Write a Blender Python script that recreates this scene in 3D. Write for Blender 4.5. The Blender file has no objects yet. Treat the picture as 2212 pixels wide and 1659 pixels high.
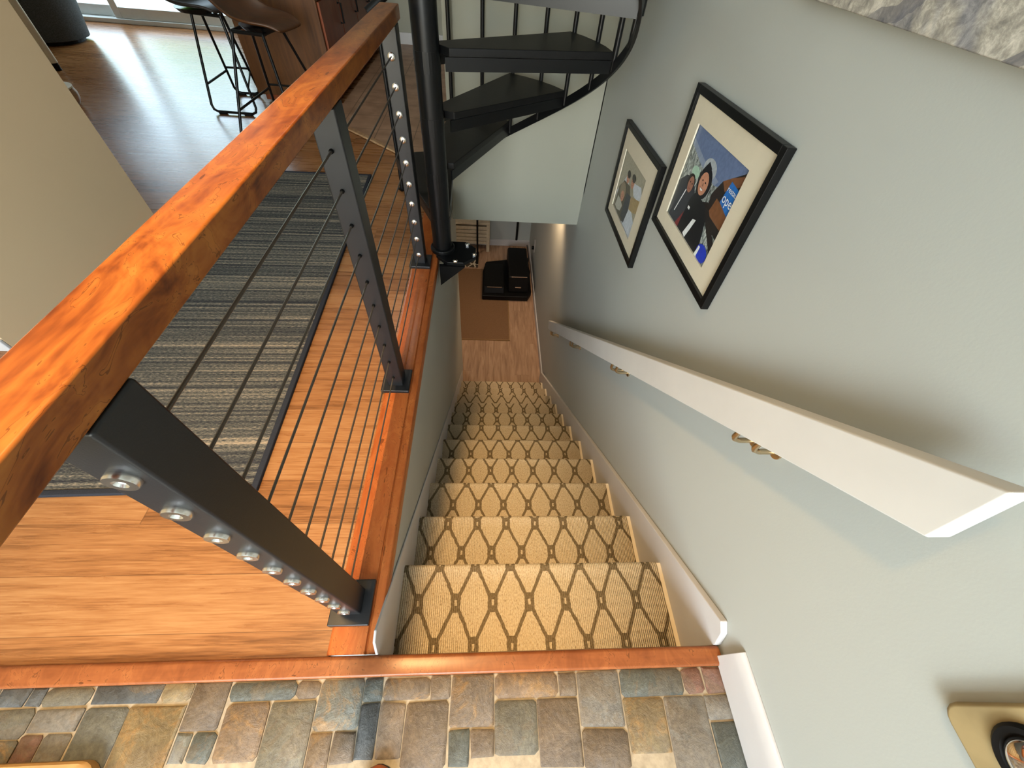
import bpy, math, random
from mathutils import Vector, Matrix
# ------------------------------------------------------------------ camera, world, light, exposure
C = bpy.context.scene
COL = C.collection
S = 1.3                                   # the layout below is in units of the camera height (1.3 m)
random.seed(7)

def cam_setup():
    F, PX, PY = 839.0, 1106.0, 829.5
    def cd(x, y): return Vector(((x-PX)/F, -(y-PY)/F, -1.0))
    Z = -cd(1036, 1497).normalized()
    Y = cd(1068, -230); Y = (Y - Z*Y.dot(Z)).normalized()
    X = Y.cross(Z)
    R = Matrix((X, Y, Z))                 # camera -> world
    cam = bpy.data.cameras.new('camera'); o = bpy.data.objects.new('camera', cam); COL.objects.link(o)
    o.matrix_world = Matrix.Translation((0, 0, S)) @ R.to_4x4()
    cam.sensor_fit = 'HORIZONTAL'; cam.sensor_width = 36.0; cam.lens = 36.0*F/2212.0
    cam.clip_start = 0.02; cam.clip_end = 200
    C.camera = o
cam_setup()

C.view_settings.view_transform = 'Standard'
C.view_settings.look = 'None'
C.view_settings.exposure = 0.0
C.view_settings.gamma = 1.0
C.view_settings.use_curve_mapping = False

w = bpy.data.worlds.new('world'); C.world = w; w.use_nodes = True
wn = w.node_tree.nodes; wl = w.node_tree.links
sky = wn.new('ShaderNodeTexSky'); sky.sky_type = 'NISHITA'; sky.sun_disc = False
sky.sun_elevation = math.radians(40); sky.sun_rotation = math.radians(190)
wmix = wn.new('ShaderNodeMix'); wmix.data_type = 'RGBA'; wmix.inputs[0].default_value = 0.6
wl.new(sky.outputs['Color'], wmix.inputs[6]); wmix.inputs[7].default_value = (2.6, 3.0, 2.9, 1)
wl.new(wmix.outputs[2], wn['Background'].inputs['Color'])
wn['Background'].inputs['Strength'].default_value = 2.4

def lamp(name, kind, loc, energy, color, direction=None, size=None, size_y=None, **kw):
    l = bpy.data.lights.new(name, kind); l.energy = energy; l.color = color
    o = bpy.data.objects.new(name, l); COL.objects.link(o)
    o.location = Vector(loc)*S
    if direction is not None:
        o.rotation_euler = Vector(direction).to_track_quat('-Z', 'Y').to_euler()
    if kind == 'AREA':
        l.shape = 'RECTANGLE' if size_y else 'DISK'
        l.size = size*S
        if size_y: l.size_y = size_y*S
    for k, v in kw.items(): setattr(l, k, v)
    return o

# daylight entering by the glazed entry behind the camera, and by the sliding door at the far left
lamp('entry_daylight', 'AREA', (-0.30, -1.66, 1.20), 60, (0.80, 0.92, 1.0), (0.10, 1, -0.10), 0.34, 0.85)
portal = lamp('sliding_door_portal', 'AREA', (-3.57, 5.30, 0.80), 1, (1, 1, 1), (0, -1, 0), 2.3, 1.55)
portal.data.cycles.is_portal = True
# the sun stands high behind the house and lights the deck outside
lamp('sun', 'SUN', (0, -3, 9), 5.0, (1.0, 0.95, 0.88), (0.0, 0.616, -0.788), angle=math.radians(0.5))
# recessed lights: the warm one over the stair head, one over the kitchen, one on the lower level
lamp('ceiling_lamp', 'SPOT', (-0.41, 0.22, 2.28), 425, (1.0, 0.62, 0.26), (0.06, 0.01, -1), spot_size=math.radians(61), spot_blend=1.0, shadow_soft_size=0.075)
lamp('ceiling_lamp_kitchen', 'AREA', (-0.9, 3.3, 2.28), 8, (1.0, 0.88, 0.72), (0, 0, -1), 0.16)
lamp('lower_ceiling_lamp', 'SPOT', (0.45, 2.80, -0.21), 120, (1.0, 0.68, 0.40), (0.05, -0.05, -1), spot_size=math.radians(125), spot_blend=0.8, shadow_soft_size=0.05)
lamp('lower_room_fill', 'AREA', (-0.9, 3.5, -0.215), 10, (1.0, 0.85, 0.70), (0, 0, -1), 0.16)  # added fill that brightens the lower room, no fitting of its own

# ------------------------------------------------------------------ node helpers
class N:
    """a socket with arithmetic"""
    def __init__(s, t, sock): s.t, s.s = t, sock
    def _m(s, op, *a):
        n = s.t.nodes.new('ShaderNodeMath'); n.operation = op
        for i, v in enumerate((s,)+a):
            if isinstance(v, N): s.t.links.new(v.s, n.inputs[i])
            else: n.inputs[i].default_value = v
        return N(s.t, n.outputs[0])
    def __add__(s, o): return s._m('ADD', o)
    def __sub__(s, o): return s._m('SUBTRACT', o)
    def __mul__(s, o): return s._m('MULTIPLY', o)
    def __truediv__(s, o): return s._m('DIVIDE', o)
    def abs(s): return s._m('ABSOLUTE')
    def lt(s, o): return s._m('LESS_THAN', o)
    def gt(s, o): return s._m('GREATER_THAN', o)
    def max(s, o): return s._m('MAXIMUM', o)
    def min(s, o): return s._m('MINIMUM', o)
    def floor(s): return s._m('FLOOR')
    def pp(s, o): return s._m('PINGPONG', o)
    def inv(s): return (s*-1.0)+1.0
    def clamp(s): return s.max(0.0).min(1.0)

class Mat:
    def __init__(s, name, rough=0.6, spec=0.3, metal=0.0, color=None):
        s.m = bpy.data.materials.new(name); s.m.use_nodes = True
        s.t = s.m.node_tree; s.b = s.t.nodes['Principled BSDF']
        s.b.inputs['Roughness'].default_value = rough
        s.b.inputs['Specular IOR Level'].default_value = spec
        s.b.inputs['Metallic'].default_value = metal
        if color: s.b.inputs['Base Color'].default_value = (*color, 1)
    def new(s, k, **kw):
        n = s.t.nodes.new(k)
        for a, v in kw.items(): setattr(n, a, v)
        return n
    def link(s, a, b): s.t.links.new(a.s if isinstance(a, N) else a, b)
    def coord(s, kind='Object', scale=(1, 1, 1), loc=(0, 0, 0), rot=(0, 0, 0)):
        t = s.new('ShaderNodeTexCoord'); mp = s.new('ShaderNodeMapping')
        mp.inputs['Scale'].default_value = scale; mp.inputs['Location'].default_value = loc
        mp.inputs['Rotation'].default_value = rot
        s.link(t.outputs[kind], mp.inputs['Vector']); return mp.outputs['Vector']
    def xyz(s, vec):
        n = s.new('ShaderNodeSeparateXYZ'); s.link(vec, n.inputs[0])
        return [N(s.t, n.outputs[i]) for i in range(3)]
    def noise(s, vec, scale=5, detail=4, rough=0.55, dist=0.0):
        n = s.new('ShaderNodeTexNoise'); n.inputs['Scale'].default_value = scale
        n.inputs['Detail'].default_value = detail; n.inputs['Roughness'].default_value = rough
        n.inputs['Distortion'].default_value = dist
        s.link(vec, n.inputs['Vector']); return N(s.t, n.outputs['Fac'])
    def ramp(s, fac, stops):
        n = s.new('ShaderNodeValToRGB'); e = n.color_ramp.elements
        while len(e) < len(stops): e.new(0.5)
        for el, (p, c) in zip(e, stops):
            el.position = p; el.color = (*c, 1)
        s.link(fac, n.inputs['Fac']); return n.outputs['Color']
    def mix(s, fac, a, b, mode='MIX'):
        n = s.new('ShaderNodeMix', data_type='RGBA', blend_type=mode)
        if isinstance(fac, (int, float)): n.inputs[0].default_value = fac
        else: s.link(fac, n.inputs[0])
        for v, i in ((a, 6), (b, 7)):
            if isinstance(v, tuple): n.inputs[i].default_value = (*v, 1)
            else: s.link(v, n.inputs[i])
        return n.outputs[2]
    def base(s, c): s.link(c, s.b.inputs['Base Color'])
    def bump(s, h, strength=0.2, dist=0.01):
        n = s.new('ShaderNodeBump'); n.inputs['Strength'].default_value = strength
        n.inputs['Distance'].default_value = dist
        s.link(h, n.inputs['Height']); s.link(n.outputs['Normal'], s.b.inputs['Normal'])
    def rough(s, n): s.link(n, s.b.inputs['Roughness'])

def srgb(h):
    h = h.lstrip('#'); v = [int(h[i:i+2], 16)/255 for i in (0, 2, 4)]
    return tuple(c/12.92 if c <= 0.04045 else ((c+0.055)/1.055)**2.4 for c in v)

def simple(name, color, rough=0.6, spec=0.3, metal=0.0, var=0.06, nscale=20, bump=0.0):
    m = Mat(name, rough, spec, metal)
    v = m.coord(); f = m.noise(v, nscale, 3)
    d = tuple(max(0, c*(1-var)) for c in color); l = tuple(min(1, c*(1+var)) for c in color)
    m.base(m.ramp(f, [(0.35, d), (0.65, l)]))
    if bump: m.bump(f, bump, 0.003)
    return m.m

def painted_wall(name, color):
    m = Mat(name, 0.55, 0.25)
    v = m.coord()
    big = m.noise(v, 1.3, 2); fine = m.noise(v, 180, 2)
    m.base(m.ramp(big, [(0.3, tuple(c*0.97 for c in color)), (0.7, tuple(min(1, c*1.03) for c in color))]))
    m.bump(fine, 0.08, 0.002)
    return m.m

def oak_floor():
    m = Mat('oak_planks', 0.30, 0.45)
    v = m.coord(); x, y, z = m.xyz(v)
    W = 0.148
    row = (y/W).floor()
    rj = m.new('ShaderNodeTexWhiteNoise', noise_dimensions='1D'); m.link(row, rj.inputs['W'])
    rnd = N(m.t, rj.outputs['Value'])
    xx = x/1.35 + rnd*7.3
    cell = xx.floor()
    w2 = m.new('ShaderNodeTexWhiteNoise', noise_dimensions='2D')
    cb = m.new('ShaderNodeCombineXYZ'); m.link(row, cb.inputs[0]); m.link(cell, cb.inputs[1]); m.link(cb.outputs[0], w2.inputs['Vector'])
    tone = N(m.t, w2.outputs['Value'])
    # grain: long along x
    gv = m.new('ShaderNodeCombineXYZ'); m.link(x*1.6+tone*31.0, gv.inputs[0]); m.link(y*26.0+tone*17.0, gv.inputs[1])
    g1 = m.noise(gv.outputs[0], 1.6, 6, 0.6, 0.5)
    gv2 = m.new('ShaderNodeCombineXYZ'); m.link(x*9.0+tone*11.0, gv2.inputs[0]); m.link(y*210.0, gv2.inputs[1])
    g2 = m.noise(gv2.outputs[0], 1.0, 3, 0.6)
    f = g1*0.50 + g2*0.46 + tone*0.14
    col = m.ramp(f, [(0.34, srgb('#56351b')), (0.46, srgb('#7c502c')), (0.57, srgb('#95643a')), (0.72, srgb('#a87a4d'))])
    ey = (y/W - row - 0.5).abs().gt(0.4935)
    ex = (xx - cell - 0.5).abs().gt(0.4988)
    gap = ey.max(ex)
    m.base(m.mix(gap*0.55, col, srgb('#4a2a15')))
    m.bump(g2*0.4 - gap, 0.12, 0.002)
    m.rough(g1*0.12 + 0.22)
    return m.m

def cherry(name, axis='y', dark=(0.0), stops=None, rough=0.3, scale=1.0):
    m = Mat(name, rough, 0.3)
    sc = {'y': (9, 1.6, 9), 'x': (1.6, 9, 9)}[axis]
    v = m.coord(scale=tuple(c*scale for c in sc))
    g = m.noise(v, 2.2, 5, 0.55, 1.4)
    fig = m.noise(m.coord(scale=(11, 6, 11)), 1.5, 3, 0.6, 2.2)
    line = (fig*7.0)._m('FRACT').pp(0.5)
    vein = (line.lt(0.045))*(fig._m('SUBTRACT', 0.42).max(0.0)*4.0).min(0.55)
    fine = m.noise(m.coord(scale={'y': (160, 9, 160), 'x': (9, 160, 160)}[axis]), 1.0, 2)
    fleck = m.noise(m.coord(scale={'y': (40, 10, 40), 'x': (10, 40, 40)}[axis]), 1.3, 2).gt(0.73)*0.7
    stops = stops or [(0.36, srgb('#59290f')), (0.46, srgb('#7e4218')), (0.54, srgb('#935421')), (0.66, srgb('#a8692e'))]
    c = m.ramp(g*0.45 + fig*0.50 + fine*0.10, stops)
    m.base(m.mix((vein.max(fleck)), c, tuple(x*0.42 for x in stops[0][1])))
    m.bump(fine, 0.04, 0.001)
    return m.m

def carpet():
    m = Mat('trellis_carpet', 0.95, 0.05)
    t = m.new('ShaderNodeUVMap'); t.uv_map = 'UVMap'
    wob = m.noise(m.coord('UV'), 60, 2)
    u, v, _ = m.xyz(t.outputs['UV'])
    u = u + (wob-0.5)*0.006; v = v + (wob-0.5)*0.004
    P, L = 0.0965, 0.0915
    a0 = u.pp(P/2); b0 = v.pp(L)
    # the lattice repeats under (a, b) -> (P/2 - a, L - b)
    far = b0.gt(L/2)
    a = a0*far.inv() + (a0*-1.0 + P/2)*far
    b = b0*far.inv() + (b0*-1.0 + L)*far
    g, b1, w_ = 0.0078, 0.015, 0.0044
    slope = (P/4-g)/(L/2-b1)
    f = ((b-b1).max(0.0))*slope + g
    line = (a-f).abs().lt(w_*1.12)
    knot = b.gt(0.0065)*b.lt(b1+0.006)*a.lt(f+w_)
    dark = line.max(knot)
    o = m.coord('UV')
    rib = m.new('ShaderNodeTexWave', wave_type='BANDS', bands_direction='X'); rib.inputs['Scale'].default_value = 62; rib.inputs['Distortion'].default_value = 1.2
    m.link(o, rib.inputs['Vector'])
    ribf = N(m.t, rib.outputs['Fac'])
    loops = m.noise(m.coord('UV', scale=(330, 170, 1)), 1.0, 2, 0.7)
    fleck = m.noise(m.coord('UV', scale=(220, 110, 1)), 1.0, 1).gt(0.69)
    lt = m.ramp(loops, [(0.3, srgb('#b7a080')), (0.55, srgb('#d8c7a8')), (0.8, srgb('#e6d8bd'))])
    lt = m.mix(fleck*0.6, lt, srgb('#8d7655'))
    dk = m.ramp(loops, [(0.3, srgb('#68593f')), (0.75, srgb('#93836a'))])
    m.base(m.mix(dark, lt, dk))
    m.bump(loops*0.8 + ribf*0.5 + dark*0.2, 0.55, 0.004)
    return m.m

def striped_rug():
    m = Mat('striped_rug', 0.95, 0.05)
    v = m.coord(); x, y, z = m.xyz(v)
    st = m.noise(m.coord(scale=(0.15, 7, 1)), 1.0, 2, 0.5)
    st2 = m.noise(m.coord(scale=(0.5, 62, 1)), 1.0, 2, 0.6)
    th = m.noise(m.coord(scale=(70, 420, 1)), 1.0, 2, 0.7)
    f = st*0.40 + st2*0.75 + (th-0.5)*0.75 - 0.07
    m.base(m.ramp(f, [(0.36, srgb('#2f2f33')), (0.48, srgb('#474845')), (0.58, srgb('#69665d')), (0.72, srgb('#a4937c'))]))
    m.bump(th, 0.5, 0.003)
    return m.m

def slate():
    m = Mat('slate_tiles', 0.5, 0.45)
    at = m.new('ShaderNodeVertexColor'); at.layer_name = 'tint'
    v = m.coord()
    n1 = m.noise(v, 13, 8, 0.72, 1.2); n2 = m.noise(v, 55, 6, 0.75, 0.8); n3 = m.noise(v, 5, 3, 0.6, 1.5)
    c = m.mix(0.85, at.outputs['Color'], m.ramp(n1, [(0.28, (0.27, 0.27, 0.27)), (0.5, (0.46, 0.46, 0.46)), (0.72, (0.68, 0.65, 0.60))]), 'OVERLAY')
    n5 = m.noise(v, 6, 5, 0.7, 1.0)
    c = m.mix(n5.gt(0.54)*n1*0.75, c, srgb('#7a6a54'))
    rust = m.noise(v, 11, 6, 0.75, 1.6)
    c = m.mix(((rust-0.50)*9.0).clamp()*(n2*1.1)*N(m.t, at.outputs['Alpha']), c, srgb('#b08a55'))
    vein = (m.noise(v, 14, 3, 0.5, 2.0)-0.5).abs().lt(0.008)
    c = m.mix(vein*0.10*n2, c, srgb('#b8b0a0'))
    n4 = m.noise(v, 90, 4, 0.75)
    c = m.mix(0.55, c, m.ramp(n4, [(0.3, (0.22, 0.21, 0.20)), (0.5, (0.48, 0.48, 0.48)), (0.7, (0.72, 0.71, 0.69))]), 'OVERLAY')
    c = m.mix(1.0, c, (0.70, 0.69, 0.66), 'MULTIPLY')
    m.base(c)
    m.bump(n1*0.9 + n2*0.6, 0.75, 0.006)
    m.rough(n2*0.35 + 0.32)
    return m.m

def vinyl_lower():
    m = Mat('lower_planks', 0.5, 0.3)
    v = m.coord(); x, y, z = m.xyz(v)
    W = 0.18; row = (x/W).floor()
    w1 = m.new('ShaderNodeTexWhiteNoise', noise_dimensions='1D'); m.link(row, w1.inputs['W'])
    t = N(m.t, w1.outputs['Value']); yy = y/1.2 + t*5.0; cell = yy.floor()
    gv = m.new('ShaderNodeCombineXYZ'); m.link(x*16.0+cell*3.7, gv.inputs[0]); m.link(y*1.6+t*9.0+cell, gv.inputs[1])
    g = m.noise(gv.outputs[0], 1.4, 5, 0.6, 0.9)
    c = m.ramp(g, [(0.3, srgb('#8c6d55')), (0.5, srgb('#a9876b')), (0.7, srgb('#bb9b7e'))])
    gap = ((x/W-row-0.5).abs().gt(0.492)).max((yy-cell-0.5).abs().gt(0.4985))
    m.base(m.mix(gap*0.35, c, srgb('#5d4433')))
    return m.m

def brown_tile():
    m = Mat('kitchen_tiles', 0.4, 0.4)
    v = m.coord(rot=(0, 0, math.radians(0))); x, y, z = m.xyz(v)
    T = 0.31
    ex = (x/T-(x/T).floor()-0.5).abs().gt(0.488); ey = (y/T-(y/T).floor()-0.5).abs().gt(0.488)
    n = m.noise(m.coord(), 6, 4)
    c = m.ramp(n, [(0.3, srgb('#8a6a52')), (0.7, srgb('#b08e72'))])
    m.base(m.mix(ex.max(ey), c, srgb('#6b5442')))
    return m.m

def snow_print():
    m = Mat('snow_photo_print', 0.6, 0.2)
    v = m.coord(scale=(1, 1.0, 1.0))
    n = m.noise(v, 46, 6, 0.75, 0.5); n2 = m.noise(v, 5, 3, 0.6, 0.8)
    x, y, z = m.xyz(v)
    # ski tracks running slantwise over the snow
    tr = ((y*0.72 + z*1.0)*5.2 + (n2-0.5)*0.5)
    tr = (tr - tr.floor() - 0.5).abs().lt(0.06)
    c = m.ramp(n, [(0.3, srgb('#6f6d68')), (0.5, srgb('#a09b90')), (0.7, srgb('#d2cdc0'))])
    c = m.mix(((n2-0.50)*9.0).clamp()*0.75, c, m.ramp(n, [(0.3, srgb('#484a55')), (0.7, srgb('#85868d'))]))
    m.base(m.mix(tr*0.55, c, srgb('#4d4e5a')))
    return m.m

def picture_trees():
    m = Mat('photo_snowy_trees', 0.4, 0.3)
    v = m.coord(scale=(40, 40, 14))
    n = m.noise(v, 2.4, 6, 0.75, 1.0)
    m.base(m.ramp(n, [(0.38, srgb('#2c2f30')), (0.5, srgb('#7d8482')), (0.62, srgb('#d9dedb'))]))
    return m.m

def pattern_rug_mat():
    m = Mat('patterned_rug', 0.9, 0.05)
    v = m.coord()
    vo = m.new('ShaderNodeTexVoronoi', feature='DISTANCE_TO_EDGE'); vo.inputs['Scale'].default_value = 9
    m.link(v, vo.inputs['Vector'])
    m.base(m.mix(N(m.t, vo.outputs['Distance']).lt(0.09), srgb('#4a4138'), srgb('#c9bda4')))
    return m.m

def dark_wood(name, c0, c1, axis='z'):
    m = Mat(name, 0.4, 0.4)
    sc = {'z': (14, 14, 1.3), 'y': (14, 1.3, 14), 'x': (1.3, 14, 14)}[axis]
    g = m.noise(m.coord(scale=sc), 1.6, 5, 0.6, 0.8)
    m.base(m.ramp(g, [(0.3, c0), (0.7, c1)]))
    return m.m

def glass_mat():
    m = bpy.data.materials.new('clear_glass'); m.use_nodes = True
    t = m.node_tree; t.nodes.clear()
    o = t.nodes.new('ShaderNodeOutputMaterial'); mx = t.nodes.new('ShaderNodeMixShader')
    tr = t.nodes.new('ShaderNodeBsdfTransparent'); gl = t.nodes.new('ShaderNodeBsdfGlossy')
    gl.inputs['Roughness'].default_value = 0.02
    tr.inputs['Color'].default_value = (0.96, 0.98, 0.97, 1)
    mx.inputs[0].default_value = 0.045
    t.links.new(tr.outputs[0], mx.inputs[1]); t.links.new(gl.outputs[0], mx.inputs[2])
    t.links.new(mx.outputs[0], o.inputs['Surface']); return m

def emit(name, color, strength):
    m = bpy.data.materials.new(name); m.use_nodes = True
    b = m.node_tree.nodes['Principled BSDF']
    b.inputs['Base Color'].default_value = (*color, 1)
    b.inputs['Emission Color'].default_value = (*color, 1); b.inputs['Emission Strength'].default_value = strength
    return m

K = dict(
    wall=painted_wall('grey_green_wall', srgb('#abaea8')),
    wall_tan=painted_wall('tan_wall', srgb('#dcc29c')),
    wall_far=painted_wall('pale_far_wall', srgb('#9b9a8c')),
    white=simple('white_paint', srgb('#c2c0bf'), 0.4, 0.4, var=0.02, nscale=8),
    handrail=simple('handrail_paint', srgb('#c3c2be'), 0.5, 0.2, var=0.025, nscale=7),
    cream=simple('cream_paint', srgb('#d8cbb2'), 0.5, 0.3, var=0.03),
    ceiling=simple('ceiling_paint', srgb('#e4e2dc'), 0.8, 0.1, var=0.02),
    oak=oak_floor(), rail=cherry('cherry_rail', 'y'), cap=cherry('cherry_cap', 'y', rough=0.28, stops=[(0.25, srgb('#7d3e1a')), (0.45, srgb('#9c5124')), (0.6, srgb('#ac602e')), (0.8, srgb('#bb7038'))]),
    nosing=cherry('cherry_nosing', 'x', rough=0.3, stops=[(0.25, srgb('#643519')), (0.45, srgb('#7f4826')), (0.6, srgb('#91562f')), (0.8, srgb('#a2683c'))]),
    carpet=carpet(), rug=striped_rug(), rug_edge=simple('rug_binding', srgb('#2e3036'), 0.9, 0.05, bump=0.3, nscale=200),
    slate=slate(), grout=simple('grout', srgb('#a0947f'), 0.9, 0.1, var=0.15, nscale=60, bump=0.4),
    lower=vinyl_lower(), tile=brown_tile(),
    post=simple('black_powder_coat', srgb('#1b1c1e'), 0.36, 0.45, var=0.05, nscale=400, bump=0.05),
    spiral=simple('black_painted_steel', srgb('#0c0d0e'), 0.34, 0.30, var=0.05, nscale=60),
    tread=simple('black_stained_tread', srgb('#111111'), 0.45, 0.22, var=0.18, nscale=40, bump=0.06),
    steel=simple('stainless_steel', (0.75, 0.74, 0.72), 0.25, 0.5, 1.0, var=0.03),
    cable=simple('steel_cable', (0.085, 0.070, 0.055), 0.45, 0.4, 0.3, var=0.15, nscale=600),
    brass=simple('brushed_brass', (0.62, 0.48, 0.30), 0.3, 0.5, 1.0, var=0.05),
    chrome=simple('chrome', (0.82, 0.82, 0.82), 0.08, 0.5, 1.0, var=0.01),
    black=simple('black_plastic', srgb('#0b0b0b'), 0.5, 0.2, var=0.1),
    frame=simple('black_picture_frame', srgb('#0d0d0d'), 0.4, 0.25, var=0.06),
    mat=simple('cream_mat_board', srgb('#d9cdb8'), 0.8, 0.1, var=0.015),
    snowp=snow_print(), canvas=simple('canvas_edge', srgb('#b9b6ae'), 0.8, 0.1),
    island=dark_wood('walnut_panel', srgb('#4a2c14'), srgb('#6b4220')),
    cabinet=dark_wood('cherry_cabinet', srgb('#6e3218'), srgb('#8d4522')),
    counter=simple('stone_counter', srgb('#6d665e'), 0.25, 0.5, var=0.2, nscale=40),
    planter=simple('grey_planter_weave', srgb('#4c4f50'), 0.85, 0.15, var=0.25, nscale=120, bump=0.6),
    soil=simple('soil', srgb('#2b211a'), 0.95, 0.05, var=0.3, nscale=50, bump=0.5),
    leaf=simple('leaf', srgb('#4f6b34'), 0.5, 0.3, var=0.25),
    seat=dark_wood('stool_walnut_seat', srgb('#3d2413'), srgb('#553319'), 'x'),
    seat_b=simple('stool_dark_seat', srgb('#2a2521'), 0.5, 0.3, var=0.1),
    brownmat=simple('brown_mat', srgb('#7d5f45'), 0.95, 0.05, var=0.12, nscale=180, bump=0.4),
    matedge=simple('mat_binding', srgb('#93744f'), 0.9, 0.05),
    patt=pattern_rug_mat(), slat=simple('bleached_slats', srgb('#c2b49a'), 0.7, 0.2, var=0.08),
    glass=glass_mat(), vinylw=simple('white_vinyl_frame', srgb('#e4e8e6'), 0.4, 0.3, var=0.02),
    deck=simple('pale_deck', srgb('#d5dad8'), 0.8, 0.2, var=0.08, nscale=3), hedge=simple('hedge', srgb('#5b7a30'), 0.8, 0.1, var=0.4, nscale=14),
    tanleather=simple('tan_brushed_plate', srgb('#97855f'), 0.6, 0.3, var=0.14, nscale=16, bump=0.15),
    tray=simple('tan_tray', srgb('#a5804f'), 0.7, 0.2, var=0.1), brownl=simple('rust_brown_leather', srgb('#a6592f'), 0.4, 0.4, var=0.12),
    bentwood=dark_wood('pale_bentwood', srgb('#8d6a48'), srgb('#b5946f'), 'y'),
    trees=picture_trees(),
)

# ------------------------------------------------------------------ mesh helpers
class B:
    def __init__(s): s.v, s.f, s.mi = [], [], []
    def add(s, vs, fs, mi=0):
        o = len(s.v); s.v += [Vector(p) for p in vs]
        for f in fs: s.f.append([i+o for i in f]); s.mi.append(mi)
        return s
    def box(s, x0, x1, y0, y1, z0, z1, mi=0):
        vs = [(x, y, z) for x in (x0, x1) for y in (y0, y1) for z in (z0, z1)]
        return s.add(vs, [(0, 1, 3, 2), (4, 6, 7, 5), (0, 4, 5, 1), (2, 3, 7, 6), (0, 2, 6, 4), (1, 5, 7, 3)], mi)
    def obox(s, c, ax, ay, az, mi=0):
        c, ax, ay, az = map(Vector, (c, ax, ay, az))
        vs = [c + ax*i + ay*j + az*k for i in (-1, 1) for j in (-1, 1) for k in (-1, 1)]
        return s.add(vs, [(0, 1, 3, 2), (4, 6, 7, 5), (0, 4, 5, 1), (2, 3, 7, 6), (0, 2, 6, 4), (1, 5, 7, 3)], mi)
    def prism(s, pts, vec, mi=0):
        n = len(pts); vec = Vector(vec); p = [Vector(q) for q in pts]
        return s.add(p + [q+vec for q in p], [tuple(range(n))[::-1], tuple(range(n, 2*n))] + [(i, (i+1) % n, n+(i+1) % n, n+i) for i in range(n)], mi)
    def tube(s, pts, r, n=10, mi=0, caps=True):
        pts = [Vector(p) for p in pts]; rs = r if isinstance(r, (list, tuple)) else [r]*len(pts)
        up = None; rings = []
        for i, p in enumerate(pts):
            a = pts[max(0, i-1)]; b = pts[min(len(pts)-1, i+1)]
            t = (b-a).normalized()
            if up is None: up = Vector((0, 0, 1)) if abs(t.z) < 0.9 else Vector((0, 1, 0))
            u = (up - t*up.dot(t)); u.normalize(); up = u; w_ = t.cross(u)
            rings.append([p + (u*math.cos(6.28318530718*k/n) + w_*math.sin(6.28318530718*k/n))*rs[i] for k in range(n)])
        vs = [q for rg in rings for q in rg]; fs = []
        for i in range(len(pts)-1):
            for k in range(n): fs.append((i*n+k, i*n+(k+1) % n, (i+1)*n+(k+1) % n, (i+1)*n+k))
        if caps: fs += [tuple(range(n))[::-1], tuple((len(pts)-1)*n+k for k in range(n))]
        return s.add(vs, fs, mi)
    def lathe(s, prof, c, axis=(0, 0, 1), n=32, mi=0):
        c = Vector(c); q = Vector((0, 0, 1)).rotation_difference(Vector(axis))
        vs = []
        for r, h in prof:
            for k in range(n): vs.append(c + q @ Vector((r*math.cos(2*math.pi*k/n), r*math.sin(2*math.pi*k/n), h)))
        fs = [(i*n+k, i*n+(k+1) % n, (i+1)*n+(k+1) % n, (i+1)*n+k) for i in range(len(prof)-1) for k in range(n)]
        fs += [tuple(range(n))[::-1], tuple((len(prof)-1)*n+k for k in range(n))]
        return s.add(vs, fs, mi)
    def band(s, rows, mi=0, close=False):
        """rows: list of equally long vertex lists"""
        n = len(rows[0]); vs = [q for r in rows for q in r]
        fs = [(i*n+k, i*n+k+1, (i+1)*n+k+1, (i+1)*n+k) for i in range(len(rows)-1) for k in range(n-1)]
        if close: fs += [(i*n+n-1, i*n, (i+1)*n, (i+1)*n+n-1) for i in range(len(rows)-1)]
        return s.add(vs, fs, mi)

def root_loc(o):
    return o.matrix_world.translation.copy() if o is None else Vector(o['_loc'])

def obj(name, b, mats, parent=None, bevel=0.0, smooth=False, solid=0.0, seg=2):
    base = Vector((0, 0, 0)) if parent is None else LOC[parent.name]
    me = bpy.data.meshes.new(name)
    me.from_pydata([tuple(p*S-base) for p in b.v], [], b.f)
    for mname in (mats if isinstance(mats, (list, tuple)) else [mats]):
        me.materials.append(K[mname] if isinstance(mname, str) else mname)
    for p, i in zip(me.polygons, b.mi): p.material_index = i; p.use_smooth = smooth
    me.validate(); me.update()
    o = bpy.data.objects.new(name, me); COL.objects.link(o)
    if parent is not None: o.parent = parent
    LOC[o.name] = base
    if solid:
        md = o.modifiers.new('thick', 'SOLIDIFY'); md.thickness = solid; md.offset = 0
    if bevel:
        md = o.modifiers.new('bevel', 'BEVEL'); md.width = bevel; md.segments = seg; md.limit_method = 'ANGLE'; md.angle_limit = math.radians(40)
        for p in me.polygons: p.use_smooth = True
        wn_ = o.modifiers.new('wn', 'WEIGHTED_NORMAL')
    elif smooth:
        try:
            me.set_sharp_from_angle(angle=math.radians(40))
        except Exception: pass
    return o
LOC = {}

def tag(o, label, cat, group=None, kind=None):
    o['label'] = label; o['category'] = cat
    if group: o['group'] = group
    if kind: o['kind'] = kind
    return o
def thing(name, loc, label, cat, group=None):
    o = bpy.data.objects.new(name, None); COL.objects.link(o)
    o.location = Vector(loc)*S; o.empty_display_size = 0.05
    LOC[o.name] = Vector(loc)*S
    return tag(o, label, cat, group)
def struct(name, b, m, **kw):
    o = obj(name, b, m, **kw); o['kind'] = 'structure'; return o

# ------------------------------------------------------------------ key dimensions
XR, XL = 0.525, -0.216         # right wall face, left stairwell wall face
RI, TD, Y0 = 0.154, 0.189, 0.093   # riser, tread depth, top nosing offset
ZF = -12*RI                    # lower floor
ZC = 2.32                      # ceiling
ZH = -0.19                      # underside of the upper floor
YB = -1.70                     # entry wall behind the camera
YW = 2.165                     # wall over the lower opening
YL = 2.45                      # end of the left stairwell wall
YS = 5.10                      # far wall with the sliding door

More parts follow.
